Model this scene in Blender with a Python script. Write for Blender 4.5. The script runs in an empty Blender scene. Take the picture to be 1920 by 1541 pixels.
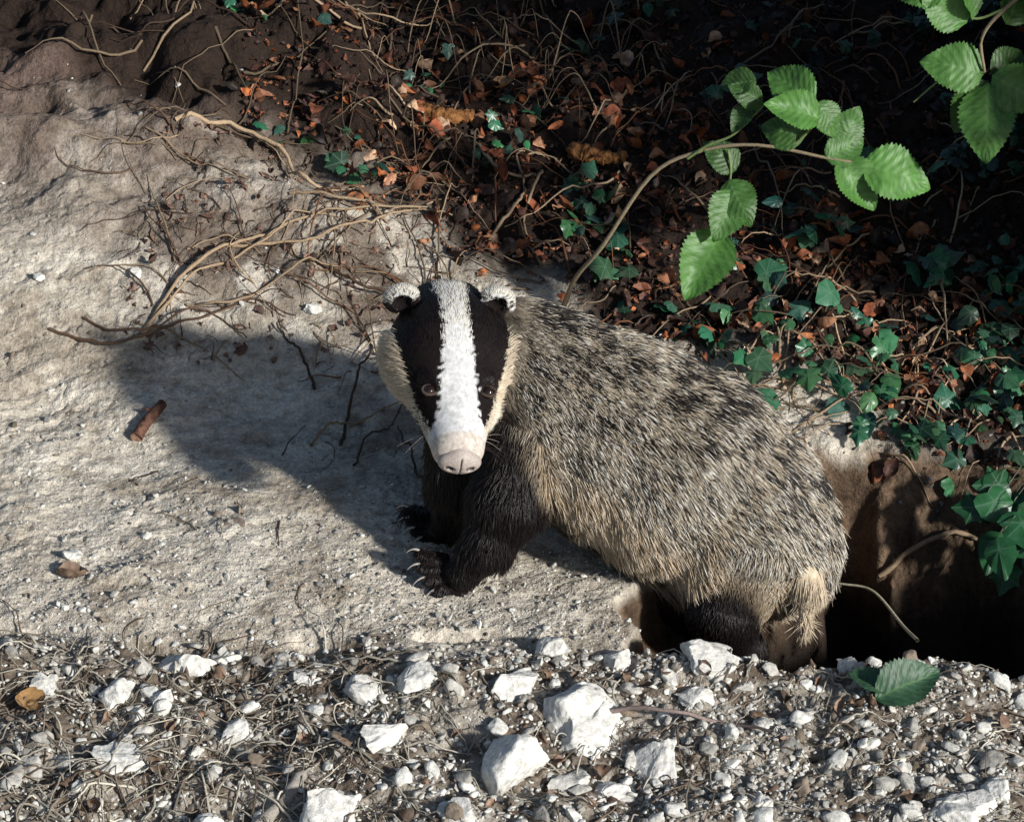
import bpy, numpy as np, math
from mathutils import Vector
S=0.0573
rng=np.random.default_rng(7)
SUN=np.array([.69,-.59,.44]);SUN/=np.linalg.norm(SUN)
# ------------------------------------------------------------------ helpers
def sst(a,b,x):
    t=np.clip((x-a)/(b-a),0,1); return t*t*(3-2*t)
def nrm(v):
    return v/np.maximum(np.linalg.norm(v,axis=-1,keepdims=True),1e-9)
def _h(i,j,s):
    n=(i.astype(np.int64)*374761393+j.astype(np.int64)*668265263+s*974634777)&0xffffffff
    n=((n^(n>>13))*1274126177)&0xffffffff
    n=(n^(n>>16))&0xffff
    return n/32767.5-1.0
def vn(x,y,s=0):
    i=np.floor(x);j=np.floor(y);fx=x-i;fy=y-j
    fx=fx*fx*fx*(fx*(fx*6-15)+10);fy=fy*fy*fy*(fy*(fy*6-15)+10)
    a=_h(i,j,s);b=_h(i+1,j,s);c=_h(i,j+1,s);d=_h(i+1,j+1,s)
    return (a*(1-fx)+b*fx)*(1-fy)+(c*(1-fx)+d*fx)*fy
def fbm(x,y,o=4,s=0,g=.5):
    r=0;a=1;f=1
    for k in range(o):
        r=r+a*vn(x*f+k*17.3,y*f-k*9.1,s+k);a*=g;f*=2.03
    return r
def ridg(x,y,o=3,s=0):
    r=0;a=1;f=1
    for k in range(o):
        r=r+a*(1-np.abs(vn(x*f+k*7.7,y*f+k*3.3,s+k))*2);a*=.5;f*=2.1
    return r
def gravelmask(X,Y):
    return sst(-7.7,-8.5,Y+.35*vn(X*.7,Y*.7,40)+.15*vn(X*3,Y*3,41))
def soilmask(X,Y):
    e=Y-(4.5-.55*(X+2))
    e=e+1.2*fbm(X*.35,Y*.35,3,50)
    return sst(-1.0,1.6,e)*sst(-3.6,-.8,Y+.3*(X-8))
def base(X,Y):
    z=0.27*np.log1p(np.exp(np.clip((Y+0.5)*1.5,-30,30)))/1.5
    z=np.where(Y>40,z-0.27*(Y-40)*.9,z)
    z=z+0.06*np.clip(-X-2,0,12)*sst(-6,4,Y)
    wob=fbm(X*.55,Y*.3,4,5)
    side=sst(2.3,3.8,X-0.25*(Y+7)+.5*fbm(X*.8,Y*.9,3,3))*(1-sst(9.9,11.6,X+.5*vn(X,Y,6)))
    hole=side*sst(-8.7,-7.6,Y+.35*fbm(X*.8,Y,3,4))*(1-sst(-4.4,-1.0,Y+.55*wob))
    slot=np.exp(-((X-6.75+.2*(Y+3))/.5)**4)*sst(-8,-6,Y)*(1-sst(-2.3,-1.4,Y))  # slot cut into the ground to shape a dark shade beside the rump
    return z-4.0*hole-2.6*slot
def H(X,Y):
    X=np.asarray(X,float);Y=np.asarray(Y,float)
    near=np.exp(-(((X+1.0)/3.2)**2+((Y+5.0)/2.5)**2))
    g=gravelmask(X,Y);so=soilmask(X,Y)
    z=base(X,Y)
    hm=sst(-.2,-1.2,z)
    z=z+hm*(.22*fbm(X*1.6,Y*1.6,4,110)+.10*ridg(X*2.2,Y*2.2,3,113))
    z=z+(1-.8*near)*(.26*fbm(X*.22,Y*.22,3,11))
    bl=sst(3,8,Y)*(1-sst(-5,0,X))
    z=z+bl*(.66*fbm(X*.45+3,Y*.6,3,12))
    clay=(1-g)
    xr=X*.88+Y*.47;yr=-X*.47+Y*.88
    c=ridg(xr*.8+.5*fbm(X,Y,2,20),yr*1.7,4,21)
    cal=.6+.4*sst(-.3,.5,fbm(X*.5,Y*.5,2,26))
    z=z+clay*(1-.5*near)*cal*(.032*c+.055*fbm(xr*1.2,yr*2.2,4,25)*(1+1.2*bl))
    z=z+clay*.013*ridg(X*5,Y*5,3,29)
    wx=X+.35*fbm(X*1.5,Y*1.5,3,70);wy=Y+.35*fbm(X*1.5,Y*1.5,3,72)
    cr=np.abs(vn(wx*.8,wy*1.5,74));cr2=np.abs(vn(wx*1.9+5,wy*2.8,75))
    z=z-clay*(1-so)*(.07*np.exp(-(cr/.022)**2)+.04*np.exp(-(cr2/.035)**2))*sst(-.4,.3,fbm(X*.6,Y*.6,2,77)+.25)
    z=z-.34*np.exp(-((Y+7.95+.35*vn(X*.7,Y*0+1,40))/.16)**2)*sst(-.2,.35,vn(X*.9,Y*.2,120))
    z=z+g*(.13*fbm(X*1.1,Y*1.1,4,31)+.045*fbm(X*7,Y*7,2,35))+.12*g*np.exp(-((Y+8.9)/.5)**2)
    z=z+so*.14*fbm(X*1.5,Y*1.5,4,37)
    return z
COL=bpy.context.collection
def mesh_np(name,V,F,mat=None,col=None,smooth=True,parent=None,extra=None):
    me=bpy.data.meshes.new(name)
    V=np.asarray(V,np.float32)*S;F=np.asarray(F,np.int32)
    n,k=F.shape
    me.vertices.add(len(V));me.vertices.foreach_set('co',V.ravel())
    me.loops.add(n*k);me.loops.foreach_set('vertex_index',F.ravel())
    me.polygons.add(n);me.polygons.foreach_set('loop_start',np.arange(0,n*k,k,dtype=np.int32))
    me.polygons.foreach_set('loop_total',np.full(n,k,np.int32))
    me.polygons.foreach_set('use_smooth',np.full(n,smooth))
    me.update(calc_edges=True)
    for nm,c in (('col',col),('luv',extra)):
        if c is not None:
            a=me.attributes.new(nm,'FLOAT_COLOR','POINT')
            c=np.concatenate([np.asarray(c,np.float32),np.ones((len(c),1),np.float32)],1) if c.shape[1]==3 else c
            a.data.foreach_set('color',np.ascontiguousarray(c,dtype=np.float32).ravel())
    if mat: me.materials.append(mat)
    o=bpy.data.objects.new(name,me);COL.objects.link(o)
    if parent: o.parent=parent
    return o
def empty(name):
    o=bpy.data.objects.new(name,None);COL.objects.link(o);return o
class Buf:
    def __init__(s): s.V=[];s.F=[];s.C=[];s.E=[];s.n=0
    def add(s,V,F,C,E=None):
        s.V.append(V);s.F.append(F+s.n);s.C.append(np.broadcast_to(C,(len(V),3)))
        if E is not None:s.E.append(E)
        s.n+=len(V)
    def out(s,name,mat,**k):
        return mesh_np(name,np.concatenate(s.V),np.concatenate(s.F),mat,np.concatenate(s.C),extra=np.concatenate(s.E) if s.E else None,**k)
def inst(T,F,R,sc,pos,C,E=None):
    n=len(pos);m=len(T)
    sc=np.asarray(sc);sc=sc[:,None] if sc.ndim==1 else sc
    P=T[None]*sc[:,None,:]
    V=np.einsum('nij,nmj->nmi',R,P)+pos[:,None,:]
    FF=F[None]+(np.arange(n)*m)[:,None,None]
    return V.reshape(-1,3),FF.reshape(-1,F.shape[1]),np.repeat(C,m,axis=0),(np.tile(E,(n,1)) if E is not None else None)
def frame(n,d):
    n=nrm(n);d=nrm(d-n*np.sum(n*d,-1,keepdims=True));x=np.cross(d,n)
    return np.stack([x,d,n],-1)
def tube(pts,r0,r1,seg=6,knob=0.0):
    pts=np.asarray(pts,float);n=len(pts)
    t=nrm(np.gradient(pts,axis=0))
    up=np.array([.13,.2,.97]);a=nrm(np.cross(t,up));b=np.cross(t,a)
    r=np.linspace(r0,r1,n)*(1+knob*rng.uniform(-1,1,n))
    th=np.arange(seg)/seg*2*np.pi
    V=pts[:,None]+r[:,None,None]*(np.cos(th)[None,:,None]*a[:,None]+np.sin(th)[None,:,None]*b[:,None])
    i=np.arange(n-1)[:,None]*seg;j=np.arange(seg)[None]
    F=np.stack([i+j,i+(j+1)%seg,i+seg+(j+1)%seg,i+seg+j],-1).reshape(-1,4)
    return V.reshape(-1,3),F
def spline(P,n=24):
    P=np.asarray(P,float);k=len(P)
    Q=np.vstack([2*P[0]-P[1],P,2*P[-1]-P[-2]])
    out=[]
    for i in range(k-1):
        p0,p1,p2,p3=Q[i:i+4];m=max(3,n//(k-1));t=np.linspace(0,1,m,endpoint=(i==k-2))[:,None]
        out.append(.5*((2*p1)+(-p0+p2)*t+(2*p0-5*p1+4*p2-p3)*t*t+(-p0+3*p1-3*p2+p3)*t**3))
    return np.vstack(out)
# ------------------------------------------------------------------ materials
def newmat(name):
    m=bpy.data.materials.new(name);m.use_nodes=True;nt=m.node_tree
    return m,nt,nt.nodes['Principled BSDF']
def N(nt,t,**k):
    n=nt.nodes.new(t)
    for a,b in k.items():
        if a in n.inputs.keys(): n.inputs[a].default_value=b
        else: setattr(n,a,b)
    return n
def L(nt,a,b): nt.links.new(a,b)
def mixc(nt,fac,a,b,mode='MIX'):
    m=nt.nodes.new('ShaderNodeMix');m.data_type='RGBA';m.blend_type=mode
    for s,v in ((m.inputs[0],fac),(m.inputs[6],a),(m.inputs[7],b)):
        if hasattr(v,'is_linked') or hasattr(v,'links'): L(nt,v,s)
        else: s.default_value=v
    return m.outputs[2]
def ramp(nt,src,st):
    r=nt.nodes.new('ShaderNodeValToRGB');e=r.color_ramp.elements
    while len(e)<len(st): e.new(.5)
    for x,(p,c) in zip(e,st): x.position=p;x.color=c if len(c)==4 else (*c,1)
    L(nt,src,r.inputs[0]);return r.outputs[0]
def noise(nt,sc,det=4,rough=.55,vec=None):
    n=N(nt,'ShaderNodeTexNoise');n.inputs['Scale'].default_value=sc;n.inputs['Detail'].default_value=det;n.inputs['Roughness'].default_value=rough
    if vec is not None:L(nt,vec,n.inputs['Vector'])
    return n.outputs['Fac']
def geo(nt): return N(nt,'ShaderNodeNewGeometry').outputs['Position']
def attr(nt,n): return N(nt,'ShaderNodeAttribute',attribute_name=n)
def bump(nt,b,h,st,dist):
    n=N(nt,'ShaderNodeBump');n.inputs['Strength'].default_value=st;n.inputs['Distance'].default_value=dist
    L(nt,h,n.inputs['Height']);L(nt,n.outputs[0],b.inputs['Normal'])
m_ground,nt,b=newmat('ground_soil')
pos=geo(nt);at=attr(nt,'col').outputs['Color']
n1=noise(nt,9,6,.6,pos);n2=noise(nt,60,5,.65,pos);n3=noise(nt,260,3,.7,pos)
mul=mixc(nt,1.0,at,ramp(nt,n1,[(.3,(.70,.67,.64)),(.7,(1.12,1.12,1.12))]),'MULTIPLY')
mul=mixc(nt,1.0,mul,ramp(nt,n2,[(.3,(.58,.55,.52)),(.5,(1,1,1)),(.72,(1.24,1.24,1.24))]),'MULTIPLY')
mul=mixc(nt,1.0,mul,ramp(nt,n3,[(.3,(.68,.66,.64)),(.7,(1.24,1.24,1.24))]),'MULTIPLY')
L(nt,mul,b.inputs['Base Color']);b.inputs['Roughness'].default_value=.85;b.inputs['Specular IOR Level'].default_value=.25
ma=N(nt,'ShaderNodeMath',operation='ADD');L(nt,n2,ma.inputs[0]);
m2=N(nt,'ShaderNodeMath',operation='MULTIPLY');L(nt,n3,m2.inputs[0]);m2.inputs[1].default_value=.35;L(nt,m2.outputs[0],ma.inputs[1])
bump(nt,b,ma.outputs[0],.95,.007)
def attrmat(name,rough=.8,spec=.3,bs=None,nsc=200,var=(.7,1.25)):
    m,nt,b=newmat(name);a=attr(nt,'col').outputs['Color'];p=geo(nt);n=noise(nt,nsc,4,.6,p)
    c=mixc(nt,1.0,a,ramp(nt,n,[(.3,(var[0],)*3),(.7,(var[1],)*3)]),'MULTIPLY')
    L(nt,c,b.inputs['Base Color']);b.inputs['Roughness'].default_value=rough;b.inputs['Specular IOR Level'].default_value=spec
    if bs: bump(nt,b,n,bs[0],bs[1])
    return m
m_stone=attrmat('chalk_stone',.85,.25,(.8,.003),130,(.60,1.18))
m_twig=attrmat('dry_twig',.75,.3,(.5,.001),400)
m_bark=attrmat('bark',.85,.2,(1,.005),110,(.3,1.6))
m_dead=attrmat('dead_leaf',.6,.35,(.5,.002),120,(.5,1.5))
m_skin=attrmat('badger_skin',.9,.1)
def leafmat(name,veinc,serr=True,gloss=.4):
    m,nt,b=newmat(name);a=attr(nt,'col').outputs['Color'];l=attr(nt,'luv')
    sep=N(nt,'ShaderNodeSeparateColor');L(nt,l.outputs['Color'],sep.inputs[0])
    p=geo(nt);n=noise(nt,90,4,.6,p)
    c=mixc(nt,1.0,a,ramp(nt,n,[(.3,(.7,.75,.7)),(.7,(1.2,1.2,1.15))]),'MULTIPLY')
    if serr:
        q=N(nt,'ShaderNodeMath',operation='MULTIPLY_ADD');L(nt,sep.outputs[0],q.inputs[0]);q.inputs[1].default_value=50.0
        r=N(nt,'ShaderNodeMath',operation='MULTIPLY');L(nt,sep.outputs[1],r.inputs[0]);r.inputs[1].default_value=-13.0
        L(nt,r.outputs[0],q.inputs[2])
        s=N(nt,'ShaderNodeMath',operation='SINE');L(nt,q.outputs[0],s.inputs[0])
        v1=ramp(nt,s.outputs[0],[(.9,(0,0,0)),(1,(1,1,1))]);v2=ramp(nt,sep.outputs[1],[(.03,(1,1,1)),(.1,(0,0,0))])
        v=mixc(nt,1.0,v1,v2,'LIGHTEN');f=N(nt,'ShaderNodeMath',operation='MULTIPLY');L(nt,v,f.inputs[0]);f.inputs[1].default_value=.22
        bump(nt,b,s.outputs[0],.25,.0008)
    else:
        v=ramp(nt,sep.outputs[0],[(.86,(0,0,0)),(.97,(1,1,1))]);f=N(nt,'ShaderNodeMath',operation='MULTIPLY');L(nt,v,f.inputs[0]);f.inputs[1].default_value=.5
        bump(nt,b,n,.4,.0015)
    c=mixc(nt,f.outputs[0],c,veinc)
    L(nt,c,b.inputs['Base Color']);b.inputs['Roughness'].default_value=gloss;b.inputs['Specular IOR Level'].default_value=.5
    tr=N(nt,'ShaderNodeBsdfTranslucent');L(nt,c,tr.inputs['Color']);mx=N(nt,'ShaderNodeMixShader');mx.inputs[0].default_value=.2
    o=nt.nodes['Material Output'];L(nt,b.outputs[0],mx.inputs[1]);L(nt,tr.outputs[0],mx.inputs[2]);L(nt,mx.outputs[0],o.inputs[0])
    return m
m_bram=leafmat('bramble_leaf',(.20,.38,.13,1),True,.5)
m_ivy=leafmat('ivy_leaf',(.13,.24,.16,1),False,.35)
# ------------------------------------------------------------------ ground sheet
def axis(lo,hi,d,far,n=26):
    mid=np.arange(lo,hi+d/2,d);g=np.geomspace(d,far,n)
    return np.concatenate([(lo-np.cumsum(g))[::-1],mid,hi+np.cumsum(g)])
xs=axis(-13,13,.042,4000);ys=axis(-16.5,15.5,.042,4000)
XX,YY=np.meshgrid(xs,ys)
ZZ=H(XX,YY)
nx,ny=len(xs),len(ys)
I=np.arange(nx*ny).reshape(ny,nx)
F=np.stack([I[:-1,:-1],I[:-1,1:],I[1:,1:],I[1:,:-1]],-1).reshape(-1,4)
g=gravelmask(XX,YY)[...,None];so=soilmask(XX,YY)[...,None]
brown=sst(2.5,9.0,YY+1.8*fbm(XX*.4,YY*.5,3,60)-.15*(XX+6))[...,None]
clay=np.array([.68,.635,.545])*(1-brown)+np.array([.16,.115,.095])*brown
blot=sst(-.1,.9,fbm(XX*.8,YY*1.4,4,63))[...,None]
clay=clay*(1-.32*blot*np.array([.9,1,1.1]))
deb=(np.exp(-(((XX+5.2)/3.4)**2+((YY-3.6)/1.6)**2))+.9*np.exp(-(((XX+2.3)/1.6)**2+((YY-1.5)/3.6)**2))+1.0*np.exp(-(((XX+6)/3.5)**2+((YY-7)/1.2)**2)))*sst(-.5,.5,fbm(XX*1.3,YY*1.6,4,64)+.25)
deb=np.clip(deb,0,1)[...,None]*.85
clay=clay*(1-deb)+np.array([.13,.095,.07])*deb
bz=base(XX,YY)
holeM=sst(0.02,-.35,bz-.25*np.clip(YY+.5,0,9)+.1*fbm(XX*2,YY*2,3,67))[...,None]*(YY[...,None]<1);deepShadeM=sst(-2.0,-3.6,bz+.4*fbm(XX*1.2,YY*1.2,3,66))[...,None]
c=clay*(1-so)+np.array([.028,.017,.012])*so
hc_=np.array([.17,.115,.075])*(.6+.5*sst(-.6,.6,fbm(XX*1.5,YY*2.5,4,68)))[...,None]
hc_=hc_*(1-deepShadeM)+np.array([.020,.013,.009])*deepShadeM  # bottom of the hole blackened, its shade put into the colour
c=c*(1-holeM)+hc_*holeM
gr=sst(-.3,.5,fbm(XX*2,YY*2,3,66))[...,None]
c=c*(1-g)+(np.array([.42,.385,.33])*(1-gr)+np.array([.19,.155,.12])*gr)*g
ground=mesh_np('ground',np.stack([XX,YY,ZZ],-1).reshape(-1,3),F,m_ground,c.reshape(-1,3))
# ------------------------------------------------------------------ stones
import bmesh
def ico(sub):
    bm=bmesh.new();bmesh.ops.create_icosphere(bm,subdivisions=sub,radius=1)
    V=np.array([v.co[:] for v in bm.verts]);F=np.array([[v.index for v in f.verts] for f in bm.faces]);bm.free();return V,F
def rock(sub,seed,cuts=9,lo=.55,hi=.92,rough=.03,soft=.0,flat=(.5,.8)):
    V,F=ico(sub);r=np.random.default_rng(seed)
    V0=V.copy()
    for i in range(cuts):
        n=nrm(r.normal(size=3));d_=r.uniform(lo,hi);k=V@n
        e=k-d_;e=np.where(e>0,e,0) if soft==0 else soft*np.log1p(np.exp(np.clip(e/soft,-40,40)))
        V=V-np.outer(e*.96,n)
    V=V*(1+rough*fbm(V0[:,0]*2+seed,V0[:,1]*2+V0[:,2]*2,4,seed)[:,None])
    return V*np.array([1,r.uniform(.6,.9),r.uniform(*flat)]),F
rocksS=[rock(3,i,12,.38,.82,.10,.012,(.32,.62)) for i in range(8)];rocksL=[rock(5,50+i,16,.42,.86,.12,.012,(.42,.62)) for i in range(7)]
def rotrand(n,tilt=.4):
    a=rng.uniform(0,2*np.pi,n);nn=nrm(np.stack([rng.normal(0,tilt,n),rng.normal(0,tilt,n),np.ones(n)],-1))
    return frame(nn,np.stack([np.cos(a),np.sin(a),np.zeros(n)],-1))
def stonecol(n):
    k=rng.random(n);b_=rng.uniform(.26,.68,n)
    c=np.stack([b_,b_*.96,b_*.87],-1)
    w=k>.64;c[w]=np.array([.80,.785,.72])*rng.uniform(.8,1.03,(w.sum(),1))
    t=k<.10;c[t]=np.array([.26,.21,.16])*rng.uniform(.5,1.2,(t.sum(),1));return c
gb=Buf()
rockT=[rock(2,i,8,.45,.88,.08,.0,(.4,.75)) for i in range(8)]
def scatter(buf,X,Y,r,col,lift=.2):
    idx=rng.integers(0,8,len(X))
    for i,(T,F_) in enumerate(rocksS):
        for small in (0,1):
            m=(idx==i)&((r<.07)==bool(small))
            if m.sum()==0: continue
            T2,F2=(rockT[i] if small else (T,F_))
            P=np.stack([X[m],Y[m],H(X[m],Y[m])+r[m]*lift],-1)
            V,FF,CC,_=inst(T2,F2,rotrand(m.sum()),r[m],P,col[m]);buf.add(V,FF,CC)
n=25000;X=rng.uniform(-12.5,12.5,n);Y=rng.uniform(-15.5,-7.6,n);k=rng.random(n)<(gravelmask(X,Y)*(.6+.4*sst(-4,4,X))*(.6+.4*sst(-.5,.4,fbm(X*.9,Y*.9,3,130))));X,Y=X[k],Y[k]
r=.032+.045*rng.pareto(2.6,len(X));r=np.clip(r,.028,.27);scatter(gb,X,Y,r,stonecol(len(X)))
n=11000;X=rng.uniform(-12.5,5,n);Y=-8+rng.exponential(3.6,n);k=(Y<12)&(base(X,Y)>-.3)&(rng.random(n)<1-.8*soilmask(X,Y));X,Y=X[k],Y[k]
r=np.clip(.013+.012*rng.pareto(2.2,len(X)),.012,.11);scatter(gb,X,Y,r,stonecol(len(X))*.98)
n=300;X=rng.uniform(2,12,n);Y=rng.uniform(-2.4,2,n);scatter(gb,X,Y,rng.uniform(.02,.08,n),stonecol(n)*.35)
gb.out('gravel',m_stone,smooth=True)
big=[(-5.9,-8.6,.5),(-7.0,-9.6,.42),(-6.2,-9.7,.33),(-6.75,-11.4,.5),(-8.3,-9.4,.33),(-2.55,-9.4,.42),(-1.7,-9.3,.42),(0,-9.5,.48),(.72,-8.4,.36),(1.87,-8.6,.4),(3.5,-8.8,.52),(3.2,-9.7,.35),(1.4,-10.1,.85),(-.1,-11.5,.75),(1.0,-11.8,.4),(1.73,-12,.38),(-3.05,-12.8,.8),(2.5,-11.4,.5),(4.8,-8.7,.22),(7.45,-12.8,.6),(8.2,-12.4,.3),(-2.2,-10.8,.5),(-4.85,-10.4,.4),(-4.1,2.4,.26),(-7.8,3.0,.16),(-9.8,2.7,.14),(-8.2,-5.4,.2),(-6.95,-4.7,.12),(-4.9,3.2,.12),(-5.2,-12.9,.4),(4.2,-12.6,.35),(-.9,-12.9,.35),(6.0,-8.8,.25),(-3.6,-9.1,.25)]
sb=Buf()
for i,(x,y,r_) in enumerate(big):
    T,F_=rocksL[i%7];P=np.array([[x,y,float(H(x,y))+r_*.10]])
    V,FF,CC,_=inst(T,F_,rotrand(1,.22),np.array([r_*1.25]),P,np.array([[.82,.80,.74]])*rng.uniform(.85,1.0));sb.add(V,FF,CC)
sb.out('chalk_stones',m_stone)
# ------------------------------------------------------------------ twigs / roots
def groundpoly(pts,lift,n=30,wob=.05):
    P=spline([(x,y,0) for x,y in pts],n)
    P[:,:2]+=wob*rng.normal(size=(len(P),2)).cumsum(0)*.35
    l=lift*np.sin(np.linspace(0,np.pi*rng.uniform(1,2.5),len(P)))**2+.03
    P[:,2]=H(P[:,0],P[:,1])+l;return P
tan_=np.array([.36,.26,.165]);dk=np.array([.06,.035,.022])
tb=Buf()
main=[([(-7.2,6.7),(-6.1,7.1),(-5.05,6.7),(-4.5,5.8),(-3.9,5.7),(-3.2,5.9)],.06,tan_*1.2),
([(-7.6,1.5),(-6.9,2.8),(-6.2,3.5),(-5.4,4),(-4.5,4.6),(-3.5,4.9),(-1.8,5.2)],.05,tan_),
([(-7.6,1.6),(-6.9,2.5),(-6.0,3.3),(-5.1,3.9),(-4.3,4.7),(-3.0,4.6)],.035,tan_),
([(-6.7,2.3),(-5.9,2.3),(-4.85,2.9),(-3.8,3.4),(-2.7,3.2)],.035,tan_*.8),
([(-8.4,11.3),(-6.7,10.9),(-5.3,10.7),(-3.4,10.5)],.07,tan_),
([(-4,-1.3),(-3.4,-.8),(-2.35,-.4)],.035,tan_*.8),
([(-3.4,-1.3),(-3.2,.5),(-2.95,1.6),(-3.4,2.4)],.035,dk),
([(-1.65,-3.5),(-1.9,-2),(-2.35,-.8)],.035,dk),
([(-3.1,-2.2),(-2.7,-1.2),(-2.2,-.3)],.025,dk),
([(-4.0,.4),(-4.4,1.3),(-4.9,2.0)],.04,dk),
([(-9.5,1.6),(-8,1.2),(-6.8,1.7),(-5.6,2.4),(-4.6,2.0)],.035,dk*1.8),
([(-8.8,1.9),(-7.4,1.5),(-6.3,2.2),(-5.4,1.6)],.03,dk*1.8),
([(-6.0,3.8),(-4.4,3.9),(-3.2,4.4),(-2.2,5.2),(-1.0,6.0)],.04,tan_),
([(-4.7,5.2),(-3.6,5.0),(-2.4,5.2),(-1.3,5.0)],.04,tan_*.9),
([(-4.2,3.6),(-3,2.9),(-2,2.8),(-1.2,3.2)],.04,dk*1.5),
([(-.8,7.4),(-.2,6.4),(.6,6.6),(.3,5.2),(.9,4.4)],.045,tan_*.8),
([(-.6,4.6),(.2,5.8),(.1,7.0),(.9,7.4)],.04,tan_*.8)]
for p,r_,c_ in main:
    V,F_=tube(groundpoly(p,.25,36,.04),r_,r_*.45,6,.15);tb.add(V,F_,c_)
def rtwigs(buf,n,xr,yr,ln,rr,cols,lift=.3,cond=None,curl=.22):
    k=0
    while k<n:
        x=rng.uniform(*xr);y=rng.uniform(*yr);k+=1
        a=rng.uniform(0,2*np.pi);l=rng.uniform(*ln);m=14
        w=rng.normal(0,curl);th=a+w*np.linspace(-1,1,m)*1.6+.10*rng.normal(size=m).cumsum()
        P=np.zeros((m,3));P[:,0]=x+np.cumsum(np.cos(th))*l/m;P[:,1]=y+np.cumsum(np.sin(th))*l/m
        li=rng.uniform(.1,1)*lift
        P[:,2]=H(P[:,0],P[:,1])+.02+li*np.sin(np.linspace(0,np.pi,m))**1.5
        if P[:,2].min()<-1.2 and y>-7: continue
        r_=rng.uniform(*rr);V,F_=tube(P,r_,r_*.4,5,.12)
        c_=cols[rng.integers(len(cols))]*rng.uniform(.6,1.3);buf.add(V,F_,c_)
rtwigs(tb,60,(-8,-1),(1.8,7),(1,3),(.010,.028),[tan_,tan_*.7,dk*2],.25)
rtwigs(tb,260,(-8,-1),(1.0,7.5),(.2,.8),(.006,.018),[tan_*.6,dk,dk*2],.08)
rtwigs(tb,300,(-4,11),(0.5,12),(.6,3.2),(.010,.034),[tan_*.8,tan_*.4,np.array([.16,.07,.035])],.5)
rtwigs(tb,60,(-11,-2),(7,14),(1,4),(.012,.045),[tan_*.7,tan_*.4,dk],.3)
rtwigs(tb,130,(4.5,11),(-1.2,1.9),(.6,2.4),(.012,.035),[tan_*1.2,tan_*.8],.25)
rtwigs(tb,40,(-2.5,3),(8,13),(.6,1.6),(.010,.025),[tan_*.8,tan_*.4],1.3)
rtwigs(tb,14,(-7,0),(-7.5,-1),(.4,1.3),(.008,.02),[dk,tan_*.6],.05)
tb.out('twigs',m_twig)
sb=Buf();gcol=[np.array([.36,.33,.27]),np.array([.22,.19,.15]),np.array([.50,.46,.38]),np.array([.14,.10,.07])]
rtwigs(sb,620,(-11,-1.8),(-14.5,-8.3),(.5,2.2),(.010,.030),gcol,.24,curl=.35)
rtwigs(sb,360,(-2,11),(-14.5,-8.6),(.4,1.8),(.008,.024),gcol,.18)
V,F_=tube(groundpoly([(-4.8,-14),(-4.4,-13),(-3.9,-12.3),(-3.7,-11.8)],.1,16),.16,.1,8,.1);sb.add(V,F_,np.array([.33,.30,.26]))
V,F_=tube(groundpoly([(.8,-10.3),(1.8,-10.1),(2.8,-10.4),(3.7,-10.3),(4.4,-10.9)],.4,16),.05,.03,6,.15);sb.add(V,F_,np.array([.26,.20,.18]))
sb.out('straw_and_roots',m_twig)
sb=Buf();P=spline([(6.2,-5.2,-.6),(6.8,-5.6,-.5),(7.25,-6.8,-.45),(7.35,-8.0,.1)],24);V,F_=tube(P,.022,.035,6);sb.add(V,F_,np.array([.45,.40,.28]));sb.out('grass_stem',m_twig)
sb=Buf();xx=np.linspace(7.3,9.2,14);yy=-2.6-.1*np.sin(xx*2);P=np.stack([xx,yy,H(xx,yy)+.12],-1);P[:,2]=np.convolve(np.pad(P[:,2],2,'edge'),np.ones(5)/5,'valid')+.1;V,F_=tube(P,.06,.05,6,.2);sb.add(V,F_,tan_*.8);sb.out('root',m_twig)
sb=Buf();P=np.array([[-7.45,-1.3,0],[-7.3,-1.0,0],[-7.15,-.75,0],[-7.0,-.45,0]],float);P[:,2]=H(P[:,0],P[:,1])+[.1,.13,.16,.2]
V,F_=tube(P,.13,.11,9,.08);sb.add(V,F_,np.array([.13,.065,.045]))
V,F_=tube(np.array([P[0]-[.0,.012,0],P[0]-[.0,.01,0]]),.13,.0,9);sb.add(V,F_,np.array([.2,.12,.08]))
V,F_=tube(np.array([P[2],P[2]+[-.16,.0,.12]]),.05,.03,6);sb.add(V,F_,np.array([.13,.065,.045]));sb.out('broken_stick',m_bark)
for (x,y,l,a) in ((-1.5,8.2,1.4,-.22),(1.85,7.1,1.3,-.35)):
    t=np.linspace(-.5,.5,24)*l;P=np.stack([x+t*math.cos(a)+.03*rng.normal(size=24).cumsum()*.3,y+t*math.sin(a)-.10*np.cos(t*3)+.02*rng.normal(size=24),t*0],-1);P[:,2]=H(P[:,0],P[:,1]).mean()+.16
    V,F_=tube(P,.20,.13,14,.16);V+=.02*rng.normal(size=V.shape);V[:14]=V[:14]*.4+P[0]*.6;V[-14:]=V[-14:]*.3+P[-1]*.7;sb=Buf();sb.add(V,F_,np.array([.26,.115,.04]))
    sb.out('rotten_bark',m_bark)
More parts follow.
